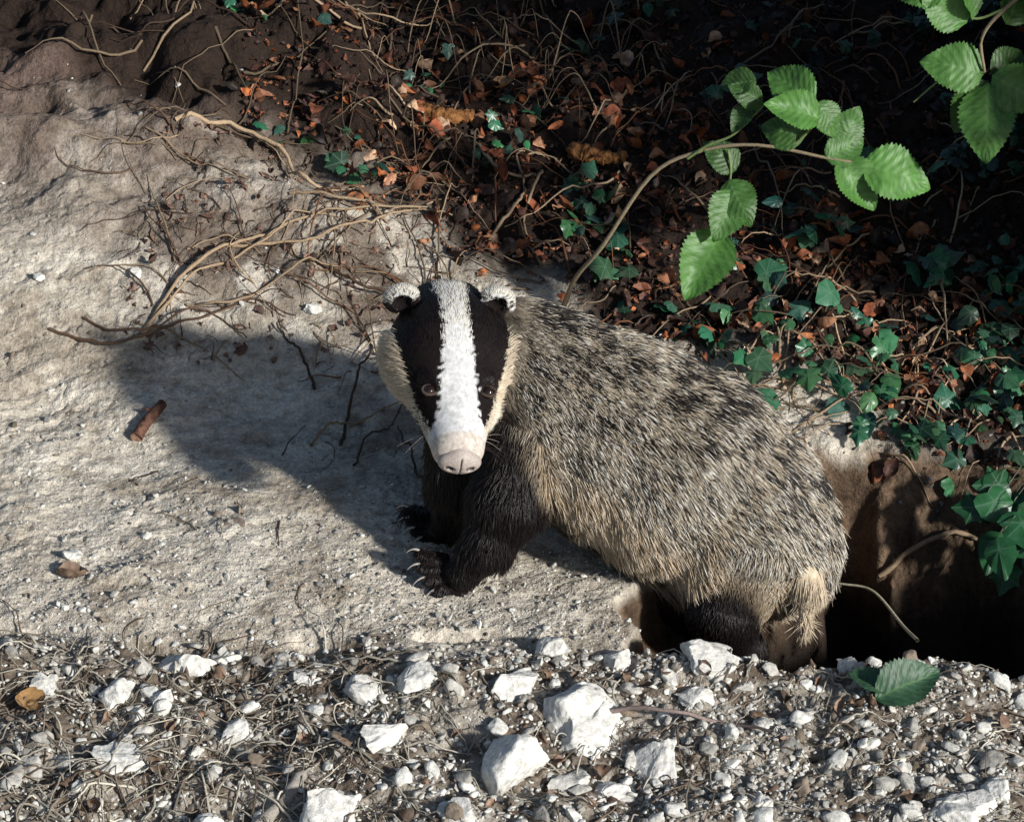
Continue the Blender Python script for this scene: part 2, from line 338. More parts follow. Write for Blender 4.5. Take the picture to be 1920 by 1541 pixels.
# ------------------------------------------------------------------ leaves
def ovate(ns=22,teeth=0.0,fold=.12,curl=.15,wmax=.36,crump=0,seed=0,pl=.006):
    s=np.linspace(0,1,ns);w=wmax*np.sin(np.pi*np.clip(s,0,1)**.8)**.75*(1-.25*s);w[0]=.01;w[-1]=.004
    w=w*(1+teeth*np.where(np.arange(ns)%2==0,1,-1));w=np.maximum(w,.004)
    cs=np.array([-1,-.5,0,.5,1]);V=[];E=[]
    for i in range(ns):
        for c_ in cs:
            z=fold*abs(c_)*w[i]/wmax-curl*(s[i]-.3)**2*1.2+pl*math.sin(s[i]*50-abs(c_)*13)*abs(c_)
            if crump: z+=crump*float(fbm(np.array([s[i]*3+seed]),np.array([c_*1.5]),2,seed)[0])
            V.append((c_*w[i]*(1+(.25*float(vn(np.array([s[i]*6+seed]),np.array([c_*1.0]),seed+5)[0]) if crump>.1 else 0)),s[i]+(.03 if abs(c_)==1 else 0)*teeth*4,z));E.append((s[i],abs(c_),0))
    I=np.arange(ns*5).reshape(ns,5);F_=np.stack([I[:-1,:-1],I[:-1,1:],I[1:,1:],I[1:,:-1]],-1).reshape(-1,4)
    return np.array(V),F_,np.array(E,float)
LBS=[ovate(34,.055,f,c_,w_,.05,q+20) for q,(f,c_,w_) in enumerate(((.12,.25,.40),(.2,.1,.36),(.05,.4,.42),(-.05,.3,.38)))];LB=LBS[0]
LD=[ovate(10,.0,f,c_,.35,.16,q) for q,(f,c_) in enumerate(((.3,.5),(-.25,.7),(.45,-.5),(.1,1.0),(-.4,-.3)))]
def ivyT(k=0):
    o=[(0,0,.9),(.16,-.10,.2),(.34,-.08,.4),(.50,.04,1),(.42,.18,.2),(.44,.30,.2),(.56,.52,1),(.36,.56,.2),(.24,.68,.1),(.12,.86,.3),(0,1.0,1)]
    if k==1:o=[(0,0,.9),(.2,-.10,.2),(.38,-.02,.5),(.46,.14,1),(.44,.28,.2),(.46,.42,.5),(.44,.52,1),(.32,.62,.2),(.2,.76,.1),(.09,.9,.3),(0,1.0,1)]
    if k==2:o=[(0,0,.9),(.22,.0,.2),(.34,.12,.2),(.38,.28,.9),(.36,.42,.2),(.32,.54,.2),(.26,.66,.8),(.18,.78,.1),(.1,.88,.1),(.05,.95,.3),(0,1.0,1)]
    r=o[1:-1];pts=[o[0]]+r+[o[-1]]+[(-x,y,v) for x,y,v in r[::-1]]
    V=[(0,.28,1)]+pts;n=len(pts)
    P=np.array([(x,y,-.2*abs(x)-.25*(y-.3)**2+(.04 if v>.5 else -.03)) for x,y,v in V]);E=np.array([(v,v,0) for x,y,v in V],float)
    F_=np.array([(0,1+(i+0)%n,1+(i+1)%n) for i in range(n)]);return P,F_,E
IV=[ivyT(0),ivyT(1),ivyT(2)]
def leaves(buf,T,pos,nn,dd,sz,col):
    V,FF,CC,EE=inst(T[0],T[1],frame(nn,dd),sz,pos,col,T[2]);buf.add(V,FF,CC,EE)
def spray(name,stems,lv,Y0):
    par=empty(name);sb=Buf()
    for p,r0,r1 in stems:
        V,F_=tube(spline(p,36),r0,r1,7,.08);sb.add(V,F_,np.array([.24,.19,.12]) if r0>.05 else np.array([.16,.22,.08]))
    sb.out('cane',m_twig,parent=par)
    lb=Buf()
    for qi,(x0,z0,x1,z1,yo,bright) in enumerate(lv):
        a=np.array([x0,Y0+yo,z0]);bb=np.array([x1,Y0+yo-.15,z1]);d_=bb-a;sz=np.linalg.norm(d_)*1.06
        nn=np.array([rng.normal(0,.28)+.1,-.75+rng.normal(0,.2),.65+rng.normal(0,.2)])
        leaves(lb,LBS[qi%4],a[None],nn[None],d_[None],np.array([[sz*1.06,sz,sz]]),(np.array([[.085,.215,.045]])*bright))
    lb.out('leaves',m_bram,parent=par)
A=[(5.93,6.24,5.08,6.92,0,.9),(6.03,5.93,5.0,6.30,-.15,1.05),(6.0,6.15,6.4,5.5,.1,.7),(4.97,6.05,4.45,6.6,.2,.4),(4.8,6.5,4.13,6.75,.3,.35),(4.7,6.0,4.4,5.5,.2,.35),(5.77,5.37,5.0,5.75,.1,.55),
(6.4,5.11,6.85,5.95,.05,.7),(6.2,5.0,6.9,5.5,-.1,.8),(6.46,4.99,7.1,4.0,-.1,1.0),(6.95,4.93,8.28,4.62,-.2,1.15),(4.3,4.5,4.7,3.6,0,.65),(4.45,4.3,4.02,3.35,-.1,.8),(4.2,3.43,3.6,2.06,-.2,1.0),(4.5,4.6,4.1,5.3,.2,.4)]
st=[([(1.0,2.6,.7),(1.3,2.4,1.7),(1.85,2.0,2.72),(2.78,2.0,4.3),(3.72,1.9,4.9),(4.87,1.7,5.15),(6.35,1.4,4.99),(6.95,1.35,4.93)],.055,.028),
([(3.5,1.9,4.75),(3.9,1.8,5.1),(4.4,1.7,5.4),(4.97,1.7,6.05)],.035,.02),([(5.5,1.6,5.1),(5.95,1.55,5.7),(6.0,1.5,6.2)],.035,.02),([(4.3,1.8,5.0),(4.35,1.6,4.5),(4.2,1.5,3.45)],.03,.02)]
spray('bramble_branch',st,A,1.5)
B=[(8.78,7.92,7.95,8.7,0,.9),(8.9,7.99,9.2,8.9,0,.9),(9.2,6.9,8.1,7.3,-.1,.9),(9.25,6.75,9.35,5.3,-.2,.8),(9.35,6.85,10.4,6.3,-.1,.8),(9.3,6.7,8.7,5.7,-.05,.5),(9.6,7.9,10.3,8.6,0,.5),(8.4,8.6,7.4,8.9,.1,.9),(8.3,8.5,7.6,9.5,.2,.8),(9.35,6.8,9.9,7.5,0,.4)]
st=[([(12.5,3.5,1.8),(12,2.6,6),(11.0,1.8,8.6),(10.2,1.6,8.7),(9.5,1.5,8.2),(9.1,1.45,7.6),(9.2,1.4,6.9)],.07,.03),([(9.5,1.5,8.2),(8.9,1.5,8.0),(8.3,1.5,8.5)],.03,.02),([(9.2,1.4,6.9),(8.5,1.6,6.7),(7.9,1.7,6.1)],.03,.015)]
spray('bramble_branch',st,B,1.45)
ib=Buf()
def ivyleaves(X,Y,sz,lift,dark):
    n=len(X);ty=rng.integers(0,3,n)
    for i in (0,1,2):
        m=ty==i;k=m.sum()
        if k==0: continue
        P=np.stack([X[m],Y[m],H(X[m],Y[m])+lift[m]],-1)
        nn=nrm(np.stack([rng.normal(0,.6,k)+.1,rng.normal(-.35,.55,k),np.ones(k)],-1));a=rng.normal(-1.57,1.2,k)
        dd=np.stack([np.cos(a),np.sin(a),rng.normal(-.2,.3,k)],-1)
        c_=np.stack([rng.uniform(.018,.045,k),rng.uniform(.07,.13,k),rng.uniform(.04,.068,k)],-1)*dark[m][:,None]
        s3=np.stack([sz[m]*rng.uniform(.75,1.1,k),sz[m],sz[m]*rng.uniform(.5,2.2,k)],-1)
        leaves(ib,IV[i],P,nn,dd,s3,c_)
cl=[(1.4,6.2),(.45,8.3),(-3.3,6.5),(-5.2,7.4),(1.6,4.9),(3.65,2.6),(6.5,1.3),(7.6,2.0),(8.1,-.4),(8.8,-1.3),(10.2,2.6),(5.1,.4),(6.8,.2),(-5.6,11.5),(-1.9,9.6),(2.2,3.8),(9.8,1.2),(8.9,3.6),(-.2,7.3),(5.0,3.6),(-4.0,11.8),(6.3,4.2),(9.6,.1),(7.4,.9),(5.8,2.1),(4.4,1.9)]
for i,(x,y) in enumerate(cl):
    k=rng.integers(5,10);s_=.62 if x<0 else 1;ivyleaves(x+rng.normal(0,.34,k),y+rng.normal(0,.4,k),rng.uniform(.25,.66,k)*s_,rng.uniform(.1,.5,k),rng.uniform(.8,1.9,k))
n=3000;X=rng.uniform(-4,13,n);Y=rng.uniform(-1.5,14.5,n)
dn=sst(.1,.9,fbm(X*.6,Y*.6,3,80)+.10*(X-4)-.03*Y+.1);k=rng.random(n)<dn*soilmask(X,Y)*.65;X,Y=X[k],Y[k];n=len(X)
ivyleaves(X,Y,rng.uniform(.15,.55,n),rng.uniform(.05,.7,n),rng.uniform(.3,1.4,n)*(1-.5*sst(3,10,Y)))  # leaf colour dimmed with distance, standing in for light falloff
n=14;X=rng.uniform(8.9,10.3,n);Y=rng.uniform(-4.6,-2.6,n)
P=np.stack([X,Y,rng.uniform(-1.4,.4,n)],-1);a=rng.normal(-1.9,.8,n)
for i in range(n): leaves(ib,IV[i%3],P[i:i+1],np.array([[rng.normal(0,.3),-.6,.7]]),np.array([[math.cos(a[i]),.2*math.sin(a[i]),math.sin(a[i])*.8]]),np.array([rng.uniform(.5,.9)]),np.array([[.03,.13,.05]])*rng.uniform(.5,1.1))
for i in range(n):
    V,F_=tube(spline([(10.6,-2.0,-.2),(P[i,0]+.4,P[i,1]+.4,P[i,2]+.3),P[i]],8),.018,.012,4);ib.add(V,np.stack([F_[:,0],F_[:,1],F_[:,2]],-1),np.array([.05,.06,.03]),np.zeros((len(V),3)));ib.add(V,np.stack([F_[:,0],F_[:,2],F_[:,3]],-1),np.array([.05,.06,.03]),np.zeros((len(V),3)))
ib.out('ivy',m_ivy)
gb=Buf();P=np.array([[6.4,-9.9,float(H(6.4,-9.9))+.16],[6.6,-9.8,float(H(6.6,-9.8))+.22]])
leaves(gb,LBS[1],P,np.array([[.1,-.5,.8],[0,-.3,1]]),np.array([[1,.5,.15],[-.5,.4,0]]),np.array([1.35,.8]),np.array([[.04,.10,.055]]*2));gb.out('fallen_green_leaf',m_bram)
lb=Buf()
def dead(X,Y,sz,cols,lift=(.0,.12),tilt=.6):
    n=len(X);idx=rng.integers(0,5,n)
    for i in range(5):
        m=idx==i;k=m.sum()
        if k==0: continue
        P=np.stack([X[m],Y[m],H(X[m],Y[m])+rng.uniform(*lift,k)],-1)
        nn=np.stack([rng.normal(0,tilt,k),rng.normal(-.2,tilt,k),np.ones(k)],-1);a=rng.uniform(0,6.28,k)
        leaves(lb,LD[i],P,nn,np.stack([np.cos(a),np.sin(a),0*a],-1),np.stack([sz[m]*rng.uniform(.5,1.5,k),sz[m],sz[m]*rng.uniform(.4,1.6,k)],-1),cols[m])
n=12500;X=rng.uniform(-6,13,n);Y=rng.uniform(-2.0,14.5,n);k=rng.random(n)<soilmask(X,Y)**1.3*.9;X,Y=X[k],Y[k];n=len(X)
pal=np.array([[.20,.07,.035],[.08,.035,.025],[.28,.12,.06],[.04,.025,.017],[.36,.11,.035],[.12,.06,.045],[.03,.02,.014],[.07,.035,.024]])
lightFall=(1-.75*sst(4,12,Y+.5*X))[:,None]  # light falloff to back and right, put into the litter colour
dead(X,Y,.08+.14*rng.pareto(2.5,n).clip(0,2.8),pal[rng.integers(0,8,n)]*rng.uniform(.4,1.4,(n,1))*lightFall)
n=170;X=np.concatenate([rng.uniform(-3,4.5,110),rng.uniform(4,10,60)]);Y=np.concatenate([rng.uniform(4,10.5,110),rng.uniform(0,5,60)])
k=soilmask(X,Y)>.3;X,Y=X[k],Y[k];n=len(X);dead(X,Y,rng.uniform(.25,.55,n),np.array([[.38,.13,.055],[.45,.22,.12],[.30,.09,.04],[.5,.32,.2]])[rng.integers(0,4,n)]*rng.uniform(.5,1.1,(n,1)),(.08,.2))
X=np.array([-3.0,-6.7,-9.2,8.7,7.9,6.2,2.4,-5.5,-8.7,-.1,-8.5,8.4,3.2]);Y=np.array([5.3,6.0,-9.6,3.4,2.0,1.6,10.0,1.6,-9.7,9.6,-6.0,5.0,6.4])
dead(X,Y,np.full(13,.62),np.array([[.42,.17,.07]]*3+[[.35,.13,.05]]*3+[[.5,.33,.22]]+[[.12,.06,.04]]+[[.35,.2,.08]]+[[.4,.22,.1]]+[[.25,.17,.12]]+[[.35,.13,.05]]+[[.5,.35,.25]]),(.05,.12),.3)
X=np.array([-5.4,-5.2,-5.6]);dead(X,np.array([-4.2,-4.1,-4.15]),np.array([.6,.45,.45]),np.array([[.24,.19,.15]]*3),(.01,.03),.08)
n=260;dead(rng.uniform(-8,-1,n),rng.uniform(1,7,n),rng.uniform(.08,.28,n),np.array([[.12,.07,.05]])*rng.uniform(.6,2,(n,1)),(.0,.04),.3)
n=160;dead(rng.uniform(-10,10,n),rng.uniform(-14,-8.5,n),rng.uniform(.08,.4,n),np.array([[.14,.09,.06]])*rng.uniform(.5,2,(n,1)),(.03,.1),.4)
lb.out('leaf_litter',m_dead)
hb=empty('shade_bush');tbf=Buf()  # unseen bush added right of frame to keep sun off the background
for i in range(16):
    x,y=16+rng.normal(0,1.2),rng.uniform(-1,9);z=float(H(x,y))
    P=spline([(x,y,z-.2),(x+rng.normal(0,.6),y+rng.normal(0,.6),z+6),(x+rng.normal(0,1.5),y+rng.normal(0,1.5),z+12),(x+rng.normal(0,2.4),y+rng.normal(0,2),z+18)],20)
    V,F_=tube(P,.28,.06,7,.06);tbf.add(V,F_,np.array([.13,.10,.07]))
tbf.out('stems',m_bark,parent=hb)
n=5200;lx=np.stack([rng.normal(16,1.3,n),rng.uniform(-2.8,12,n),rng.uniform(1.0,18,n)],-1);lx[:,0]=np.maximum(lx[:,0],13.2)
k=rng.random(n)<sst(-4,2.5,lx[:,1])+.1;lx=lx[k];n=len(lx)
lb=Buf();T=ovate(6,0,.1,.2,.42)
leaves(lb,T,lx,nrm(np.stack([rng.normal(.5,.6,n),rng.normal(-.4,.6,n),np.full(n,.7)],-1)),rng.normal(size=(n,3)),rng.uniform(.7,1.5,n),np.stack([rng.uniform(.03,.06,n),rng.uniform(.09,.14,n),rng.uniform(.02,.04,n)],-1))
lb.out('leaves',m_bram,parent=hb)
# ------------------------------------------------------------------ BADGER (own tilted frame)
ph=math.radians(32)
ML=np.array([[1,0,0],[0,math.sin(ph),-math.cos(ph)],[0,math.cos(ph),math.sin(ph)]])
DOWN=ML.T@np.array([0,0,-1.])
TS=.89
O=np.array([-1.22,1.62,5.2]);Fh=nrm(np.array([.085,-.806,.583]))
X0=np.array([1,0,0.]);X0=nrm(X0-Fh*(X0@Fh));U0=np.cross(Fh,X0)
U0=U0 if U0[2]>0 else -U0
al=math.radians(9);LAT=X0*math.cos(al)-U0*math.sin(al);HUP=U0*math.cos(al)+X0*math.sin(al)
tk=np.linspace(-.7,3.6,60)
def smk(kn,vals):
    v=np.interp(tk,kn,vals);p=np.pad(v,4,'edge');return np.convolve(p,np.ones(9)/9,'valid')
RXv=smk([-.7,0,.5,1.0,1.5,2.0,2.5,2.9,3.35,3.6],[.65,.95,1.17,1.20,1.04,.83,.64,.53,.47,.42])
RZv=smk([-.7,0,.6,1.1,1.7,2.3,2.9,3.35,3.6],[.62,.92,1.08,1.06,.90,.70,.53,.44,.38])
def hl(P):
    d=P-O;return d@LAT,d@Fh/TS,d@HUP
def cone(P,a,b,ra,rb):
    a=np.array(a);b=np.array(b);ba=b-a;d=P-a;t=np.clip(d@ba/(ba@ba),0,1)
    return np.linalg.norm(d-t[...,None]*ba,axis=-1)-(ra+(rb-ra)*t)
def smin(a,b,k):
    h_=np.clip(.5+.5*(b-a)/k,0,1);return b*(1-h_)+a*h_-k*h_*(1-h_)
def chain(P,pts,k=.2):
    r=None
    for (a,ra),(b,rb) in zip(pts[:-1],pts[1:]):
        d=cone(P,a,b,ra,rb);r=d if r is None else smin(r,d,k)
    return r
def ell(P,c_,R,rad):
    q=((P-c_)@R)/np.array(rad);l=np.linalg.norm(q,axis=-1);return (l-1)*min(rad)
HR=np.stack([LAT,Fh,HUP],-1)
def hp(lx,t,hz): return O+LAT*lx+Fh*t*TS+HUP*hz
EARS=[hp(-.93,-.02,.70),hp(.83,-.02,.72)];ER=(.31,.17,.34)
TORSO=[((-.9,1.0,4.4),1.0),((.0,.75,4.6),1.3),((.75,.2,4.75),1.6),((1.9,-.5,4.8),1.87),((3.2,-1.2,4.9),1.92),((4.35,-2.05,4.95),1.62),((5.0,-2.6,5.05),1.1)]
L1=[((.35,-.6,5.4),.98),((-.05,-1.6,5.65),.66),((-.42,-2.45,5.55),.42),((-.88,-2.98,5.35),.32)]
L2=[((-.7,-.3,4.9),.95),((-.95,-1.3,4.6),.60),((-1.0,-1.9,4.2),.38),((-1.3,-2.22,3.95),.30)]
L3=[((4.2,-2.7,5.5),1.15),((3.9,-3.7,5.6),.62),((4.3,-4.5,4.9),.4),((3.9,-5.1,4.2),.3)]
L4=[((3.4,-2.4,4.4),1.15),((3.1,-3.4,4.3),.6),((3.5,-4.2,3.6),.36),((3.1,-4.7,3.0),.3)]
TAIL=[((5.3,-2.4,5.75),.32),((5.42,-3.1,6.05),.20),((5.38,-3.75,6.05),.08)]
def toes(base,dirs,sp,ln,r=.12):
    out=[]
    for i in range(5):
        o_=(i-2);p0=np.array(base)+np.array(sp)*o_;p1=p0+np.array(dirs)*ln*(1-.08*o_*o_)+np.array(sp)*o_*.5;out.append((p0,p1,r))
    return out
TO=toes((-1.12,-3.08,5.25),(-.88,-.12,.12),(.09,-.155,-.0),.50)+toes((-1.45,-2.22,3.85),(-.9,-.1,.12),(.08,-.12,-.0),.40,.11)
def parts(P):
    T=chain(P,TORSO,.35)
    lx,t,hz=hl(P)
    rx=np.interp(t,tk,RXv);rz=np.interp(t,tk,RZv)
    q=np.sqrt((lx/rx)**2+(hz/rz)**2);hd=(q-1)*np.minimum(rx,rz)*.9
    cap=np.maximum(t-3.55,-.7-t);hd=-smin(-hd,-cap,.30)
    for s_ in (-1,1):
        hd=smin(hd,ell(P,hp(.42*s_,1.88,.54),HR,(.22,.32,.20)),.14)
        hd=-smin(-hd,ell(P,hp(.66*s_,2.30,.66),HR,(.20,.26,.18)),.10)
    for e,s_ in zip(EARS,(-1,1)):
        er=np.maximum(ell(P,e,HR,ER),-ell(P,e+Fh*.17+HUP*.02,HR,(.20,.15,.22)))
        hd=smin(hd,er,.06)
    LG=np.minimum(np.minimum(chain(P,L1,.25),chain(P,L2,.25)),np.minimum(chain(P,L3,.25),chain(P,L4,.25)))
    tt=None
    for a,b_,r_ in TO:
        d_=cone(P,a,b_,r_*1.1,r_*.85);tt=d_ if tt is None else smin(tt,d_,.04)
    LG=smin(LG,tt,.12)
    TL=chain(P,TAIL,.2)
    return T,hd,LG,TL
def total(P):
    T,hd,LG,TL=parts(P);r=smin(T,LG,.55);r=smin(r,hd,.3);return smin(r,TL,.2)
def rawgrad(P,e=.02):
    f0=total(P);return f0,np.stack([total(P+np.eye(3)[i]*e)-f0 for i in range(3)],-1)/e
def project(P,it=2):
    for _ in range(it):
        f0,g_=rawgrad(P,.01);st=f0/np.maximum((g_**2).sum(-1),.15);P=P-g_*np.clip(st,-.05,.05)[:,None]
    return P
def nets(f,lo,hi,dx):
    ax=[np.arange(l,h_+dx,dx) for l,h_ in zip(lo,hi)]
    sh=[len(a) for a in ax];Fv=np.empty(sh,np.float32)
    for i,x in enumerate(ax[0]):
        g=np.stack(np.meshgrid([x],ax[1],ax[2],indexing='ij'),-1)[0];Fv[i]=f(g)
    cs=[n-1 for n in sh];acc=np.zeros(cs+[3],np.float32);cnt=np.zeros(cs,np.float32)
    def sl(o_): return tuple(slice(a,a+n) for a,n in zip(o_,cs))
    for c0 in np.ndindex(2,2,2):
        for k in range(3):
            if c0[k]==0:
                c1=list(c0);c1[k]=1;f0=Fv[sl(c0)];f1=Fv[sl(c1)];m=(f0<0)!=(f1<0);t=np.where(m,f0/np.where(m,f0-f1,1),0)
                for j in range(3): acc[...,j]+=np.where(m,c0[j]+(t if j==k else 0),0)
                cnt+=m
    act=cnt>0;idx=-np.ones(cs,np.int64);idx[act]=np.arange(act.sum())
    base_=np.argwhere(act);V=(base_+acc[act]/cnt[act][:,None])*dx+np.array(lo)
    Fs=[]
    for k in range(3):
        a,b_=[(1,2),(2,0),(0,1)][k]
        s0=[slice(1,n-1) for n in sh];s1=list(s0);s0[k]=slice(0,sh[k]-1);s1[k]=slice(1,sh[k])
        f0=Fv[tuple(s0)];f1=Fv[tuple(s1)];m=np.argwhere((f0<0)!=(f1<0))
        off=np.ones(3,int);off[k]=0;p=m+off
        def q(da,db):
            r=p.copy();r[:,a]-=da;r[:,b_]-=db;return idx[r[:,0],r[:,1],r[:,2]]
        Q=np.stack([q(1,1),q(0,1),q(0,0),q(1,0)],-1);neg=f0[tuple(m.T)]<0
        Q[~neg]=Q[~neg][:,::-1];Fs.append(Q)
    return V,np.concatenate(Fs)
V,Fq=nets(total,(-3.2,-5.7,2.4),(6.8,3.4,8.2),.06)
V=project(V)
YC=([-1,.6,1.9,3.2,4.4,5.2],[1.2,.3,-.55,-1.25,-2.1,-2.6])
black=np.array([.012,.0085,.0085]);white=np.array([.82,.79,.71]);cream=np.array([.64,.52,.37]);buff=np.array([.46,.38,.28])
def classify(P):
    n=len(P);T,hd,LG,TL=parts(P);lx,t,hz=hl(P)
    j=rng.normal(0,.03,n)
    isH=(hd<T-.05)&(hd<LG)&(hd<.12);isT=(TL<T)&(TL<LG)&~isH;isL=(LG<T)&(LG<hd)&~isT
    col=np.zeros((n,3));ln=np.zeros(n);lift=np.full(n,.24);D=np.zeros((n,3))
    q=(P[:,1]-np.interp(P[:,0],*YC))*.85
    big=fbm(P[:,0]*1.3,P[:,1]*1.3+P[:,2],3,90)
    u1=P[:,0]*.83-P[:,1]*.55;u2=P[:,0]*.55+P[:,1]*.83+P[:,2]*.35
    cl_=.8*fbm(u1*5.5,u2*13,2,93)+.25*fbm(u1*2.2,u2*4.5,2,96)
    col[:]=np.array([.50,.42,.31])
    lowb=sst(-.4,-1.2,q+.35*big)[:,None];col=col*(1-lowb)+np.array([.66,.51,.34])*lowb
    grz=1-.5*lowb[:,0]
    xb=np.interp(P[:,1],[-2.4,-1,0,.8,2],[1.05,.35,.0,-.1,.0])
    front=sst(.55,-.25,P[:,0]-xb+.25*big+.2*cl_);belly=sst(-1.6,-2.0,q+.15*big+.25*cl_)
    dkm=np.maximum(front,belly);dk2=dkm[:,None];col=col*(1-dk2)+black*dk2;grz=grz*(1-dkm)
    ln[:]=.32+.09*sst(0,3,P[:,0])+.10*lowb[:,0];ln*=1-.3*front
    D[:]=np.array([.83,-.52,0])+DOWN*(.25+.6*lowb)
    m=isL;lf=sst(.0,.35,(T-LG))[m]
    col[m]=col[m]*(1-lf[:,None])+black*lf[:,None];grz[m]*=(1-lf)
    ln[m]=np.where(P[m,1]<-2.75,.15,.34);ln[m&(P[:,0]<-1.1)&(P[:,1]<-1.9)]=.10
    D[m]=DOWN*.9+np.array([-.2,-.3,.1])
    m=isT;col[m]=np.array([.62,.51,.37]);grz[m]=.0;ln[m]=.46;D[m]=np.array([.0,-1,.0]);lift[m]=.12
    m=isH;k=m.sum();L_,t_,z_=lx[m],t[m],hz[m];jj=j[m]
    a=np.abs(L_+.02)+jj
    w0=np.interp(t_,[-.6,0,.6,1.2,1.8,2.5,2.8,3.05,3.3],[.36,.29,.22,.25,.31,.35,.42,.58,2]);
    w1=np.interp(t_,[0,.25,.6,1.1,1.7,2.3,2.8,3.0,3.1],[1.8,1.4,1.08,1.02,.89,.72,.56,.45,.3])
    c_=np.tile(black,(k,1));c_[a<w0]=white
    yel=(a<w0)&(t_<.7);c_[yel]=white*.8+cream*.2
    ck=(a>=w1)&(a>w0)
    c_[ck]=cream*.6+white*.4
    warm=ck&(t_>.9)&(t_<2.2);c_[warm]=cream*.85+white*.15
    und=z_<np.interp(t_,[0,1,2,2.8,3.3],[-.50,-.50,-.42,-.45,-.9]);c_[und]=black
    back=(t_<.15)&(a>w0);c_[back]=black
    eary=np.zeros(k,bool)
    for e,s_ in zip(EARS,(-1,1)):
        dE=ell(P[m],e,HR,ER);tip=(dE<.06);eary|=tip
        rel=P[m]-e;x_,z2=rel@LAT,rel@HUP;rr=np.sqrt((x_/ER[0])**2+(z2/ER[2])**2)
        c_[tip]=black;c_[tip&(rr+jj*2>.70)&(z2+.35*s_*x_+jj>.05)]=white*.9
    muz=t_>3.15;c_[muz&(c_[:,0]>.1)]=np.array([.60,.53,.47])
    c_=c_*rng.uniform(.85,1.08,(k,1))
    col[m]=c_;grz[m]=0
    l2=np.interp(t_,[0,1,2,2.7,3.2,3.5],[.24,.19,.13,.09,.055,.03])
    l2[ck&(t_<1.9)]*=1.9;l2[und]*=1.7;l2[eary]=.13
    ln[m]=l2
    D[m]=-Fh*1.0+np.sign(L_)[:,None]*LAT*np.where(ck,.55,.1)[:,None]+DOWN*np.where(ck,.45,0)[:,None]
    lift[m]=np.where(ck,.38,.16)
    return col,grz,ln,lift,D,cl_,q,isH
def grad(P,e=.02): return nrm(rawgrad(P,e)[1])
badger=empty('badger')
cc,gg,*_=classify(V)
cc=cc*(1-.6*gg[:,None]);cc=np.minimum(cc,.6)
mesh_np('body',V@ML.T,Fq,m_skin,cc,parent=badger)
tri=np.concatenate([Fq[:,[0,1,2]],Fq[:,[0,2,3]]]);a,b_,c_=V[tri[:,0]],V[tri[:,1]],V[tri[:,2]]
ar=np.linalg.norm(np.cross(b_-a,c_-a),axis=1)/2
cen=(a+b_+c_)/3;_,hd,_,_=parts(cen);wt=ar*np.where(hd<.05,4.0,1.0)
gz=grad(cen)@np.array([0,0,1.]);wt*=np.where(gz<-.35,.3,1)
NF=380000
ti=rng.choice(len(tri),NF,p=wt/wt.sum());r1=np.sqrt(rng.random(NF))[:,None];r2=rng.random(NF)[:,None]
R0=project(a[ti]*(1-r1)+b_[ti]*r1*(1-r2)+c_[ti]*r1*r2,1)
nn=grad(R0)
col,grz,ln,lift,D,clp,q,isH=classify(R0)
lx,t,hz=hl(R0)
keep=(t<3.50)|~isH
EY=[]
for s_ in (-1,1):
    tt=np.linspace(0,1.4,280);ray=hp(0,2.22,0)+LAT*(.54*s_)+np.outer(tt,HUP);ff=total(ray);ie=np.argmax(ff>0);EY.append(ray[ie]+HUP*.05)
for e in EY:
    rl=R0-e;keep&=~(((rl@LAT)/.15)**2+((rl@Fh-.10)/.24)**2+((rl@HUP)/.32)**2<1)
k=keep;R0,nn,col,grz,ln,lift,D,clp,q,isH=[z[k] for z in (R0,nn,col,grz,ln,lift,D,clp,q,isH)]
nF=len(R0)
Dt=nrm(D-nn*np.sum(D*nn,1,keepdims=True))
rn=rng.normal(size=(nF,3));rn-=nn*np.sum(rn*nn,1,keepdims=True)
lenr=ln*rng.uniform(.5,1.2,nF)
cv1=fbm(R0[:,0]*3,R0[:,1]*3+R0[:,2]*2,2,98)
clv=np.stack([cv1,fbm(R0[:,0]*5,R0[:,1]*5+R0[:,2]*3,2,97),0*clp],-1)*np.where(isH,.03,.13)[:,None]
dr=nrm(Dt+nn*(lift*rng.uniform(.4,1.5,nF))[:,None]+rn*np.where(isH,.11,.19)[:,None]+clv)
K=5;s=np.linspace(0,1,K)
PT=R0[:,None]+dr[:,None]*(lenr[:,None,None]*s[None,:,None])+(DOWN*.16+ -nn[:,None]*.12)*(lenr[:,None,None]*(s**2)[None,:,None])-nn[:,None]*.01
sh=rng.uniform(-.14,.14,nF)+.08*clp
w=s[None]+sh[:,None]
bandk=sst(.38,.48,w)*(1-sst(.68,.78,w));tipw=sst(.70,.82,w)
dors=sst(-.2,1.3,q)
blackh=rng.random(nF)<np.clip(.08+.9*sst(.0,.65,clp*.85+.42*dors-.12),0,.88);tipw=tipw*(1-blackh[:,None]*.98);bandk=np.where(blackh[:,None],sst(.15,.35,w),bandk)
under=((rng.random(nF)<.38)&~blackh)[:,None]
bandk=np.where(under,bandk*.1,bandk);tipw=np.where(under,0,tipw)
rootc=col*rng.uniform(.7,1.15,(nF,1))
cb=rootc[:,None]*(1-bandk[...,None])+np.array([.014,.011,.010])*bandk[...,None]
cb=cb*(1-tipw[...,None])+np.array([.86,.83,.75])*tipw[...,None]
CC=rootc[:,None]*(1-grz[:,None,None])+cb*grz[:,None,None]
hc=bpy.data.hair_curves.new('fur');hc.add_curves([K]*nF)
pw=(PT.reshape(-1,3)@ML.T*S).astype(np.float32)
hc.attributes['position'].data.foreach_set('vector',pw.ravel())
ra=hc.attributes.get('radius') or hc.attributes.new('radius','FLOAT','POINT')
rad=np.where(isH,.0047,.0068)[:,None]*(np.array([1,1,.95,.75,.15]))[None]*S
ra.data.foreach_set('value',rad.astype(np.float32).ravel())
ca=hc.attributes.new('col','FLOAT_COLOR','POINT')
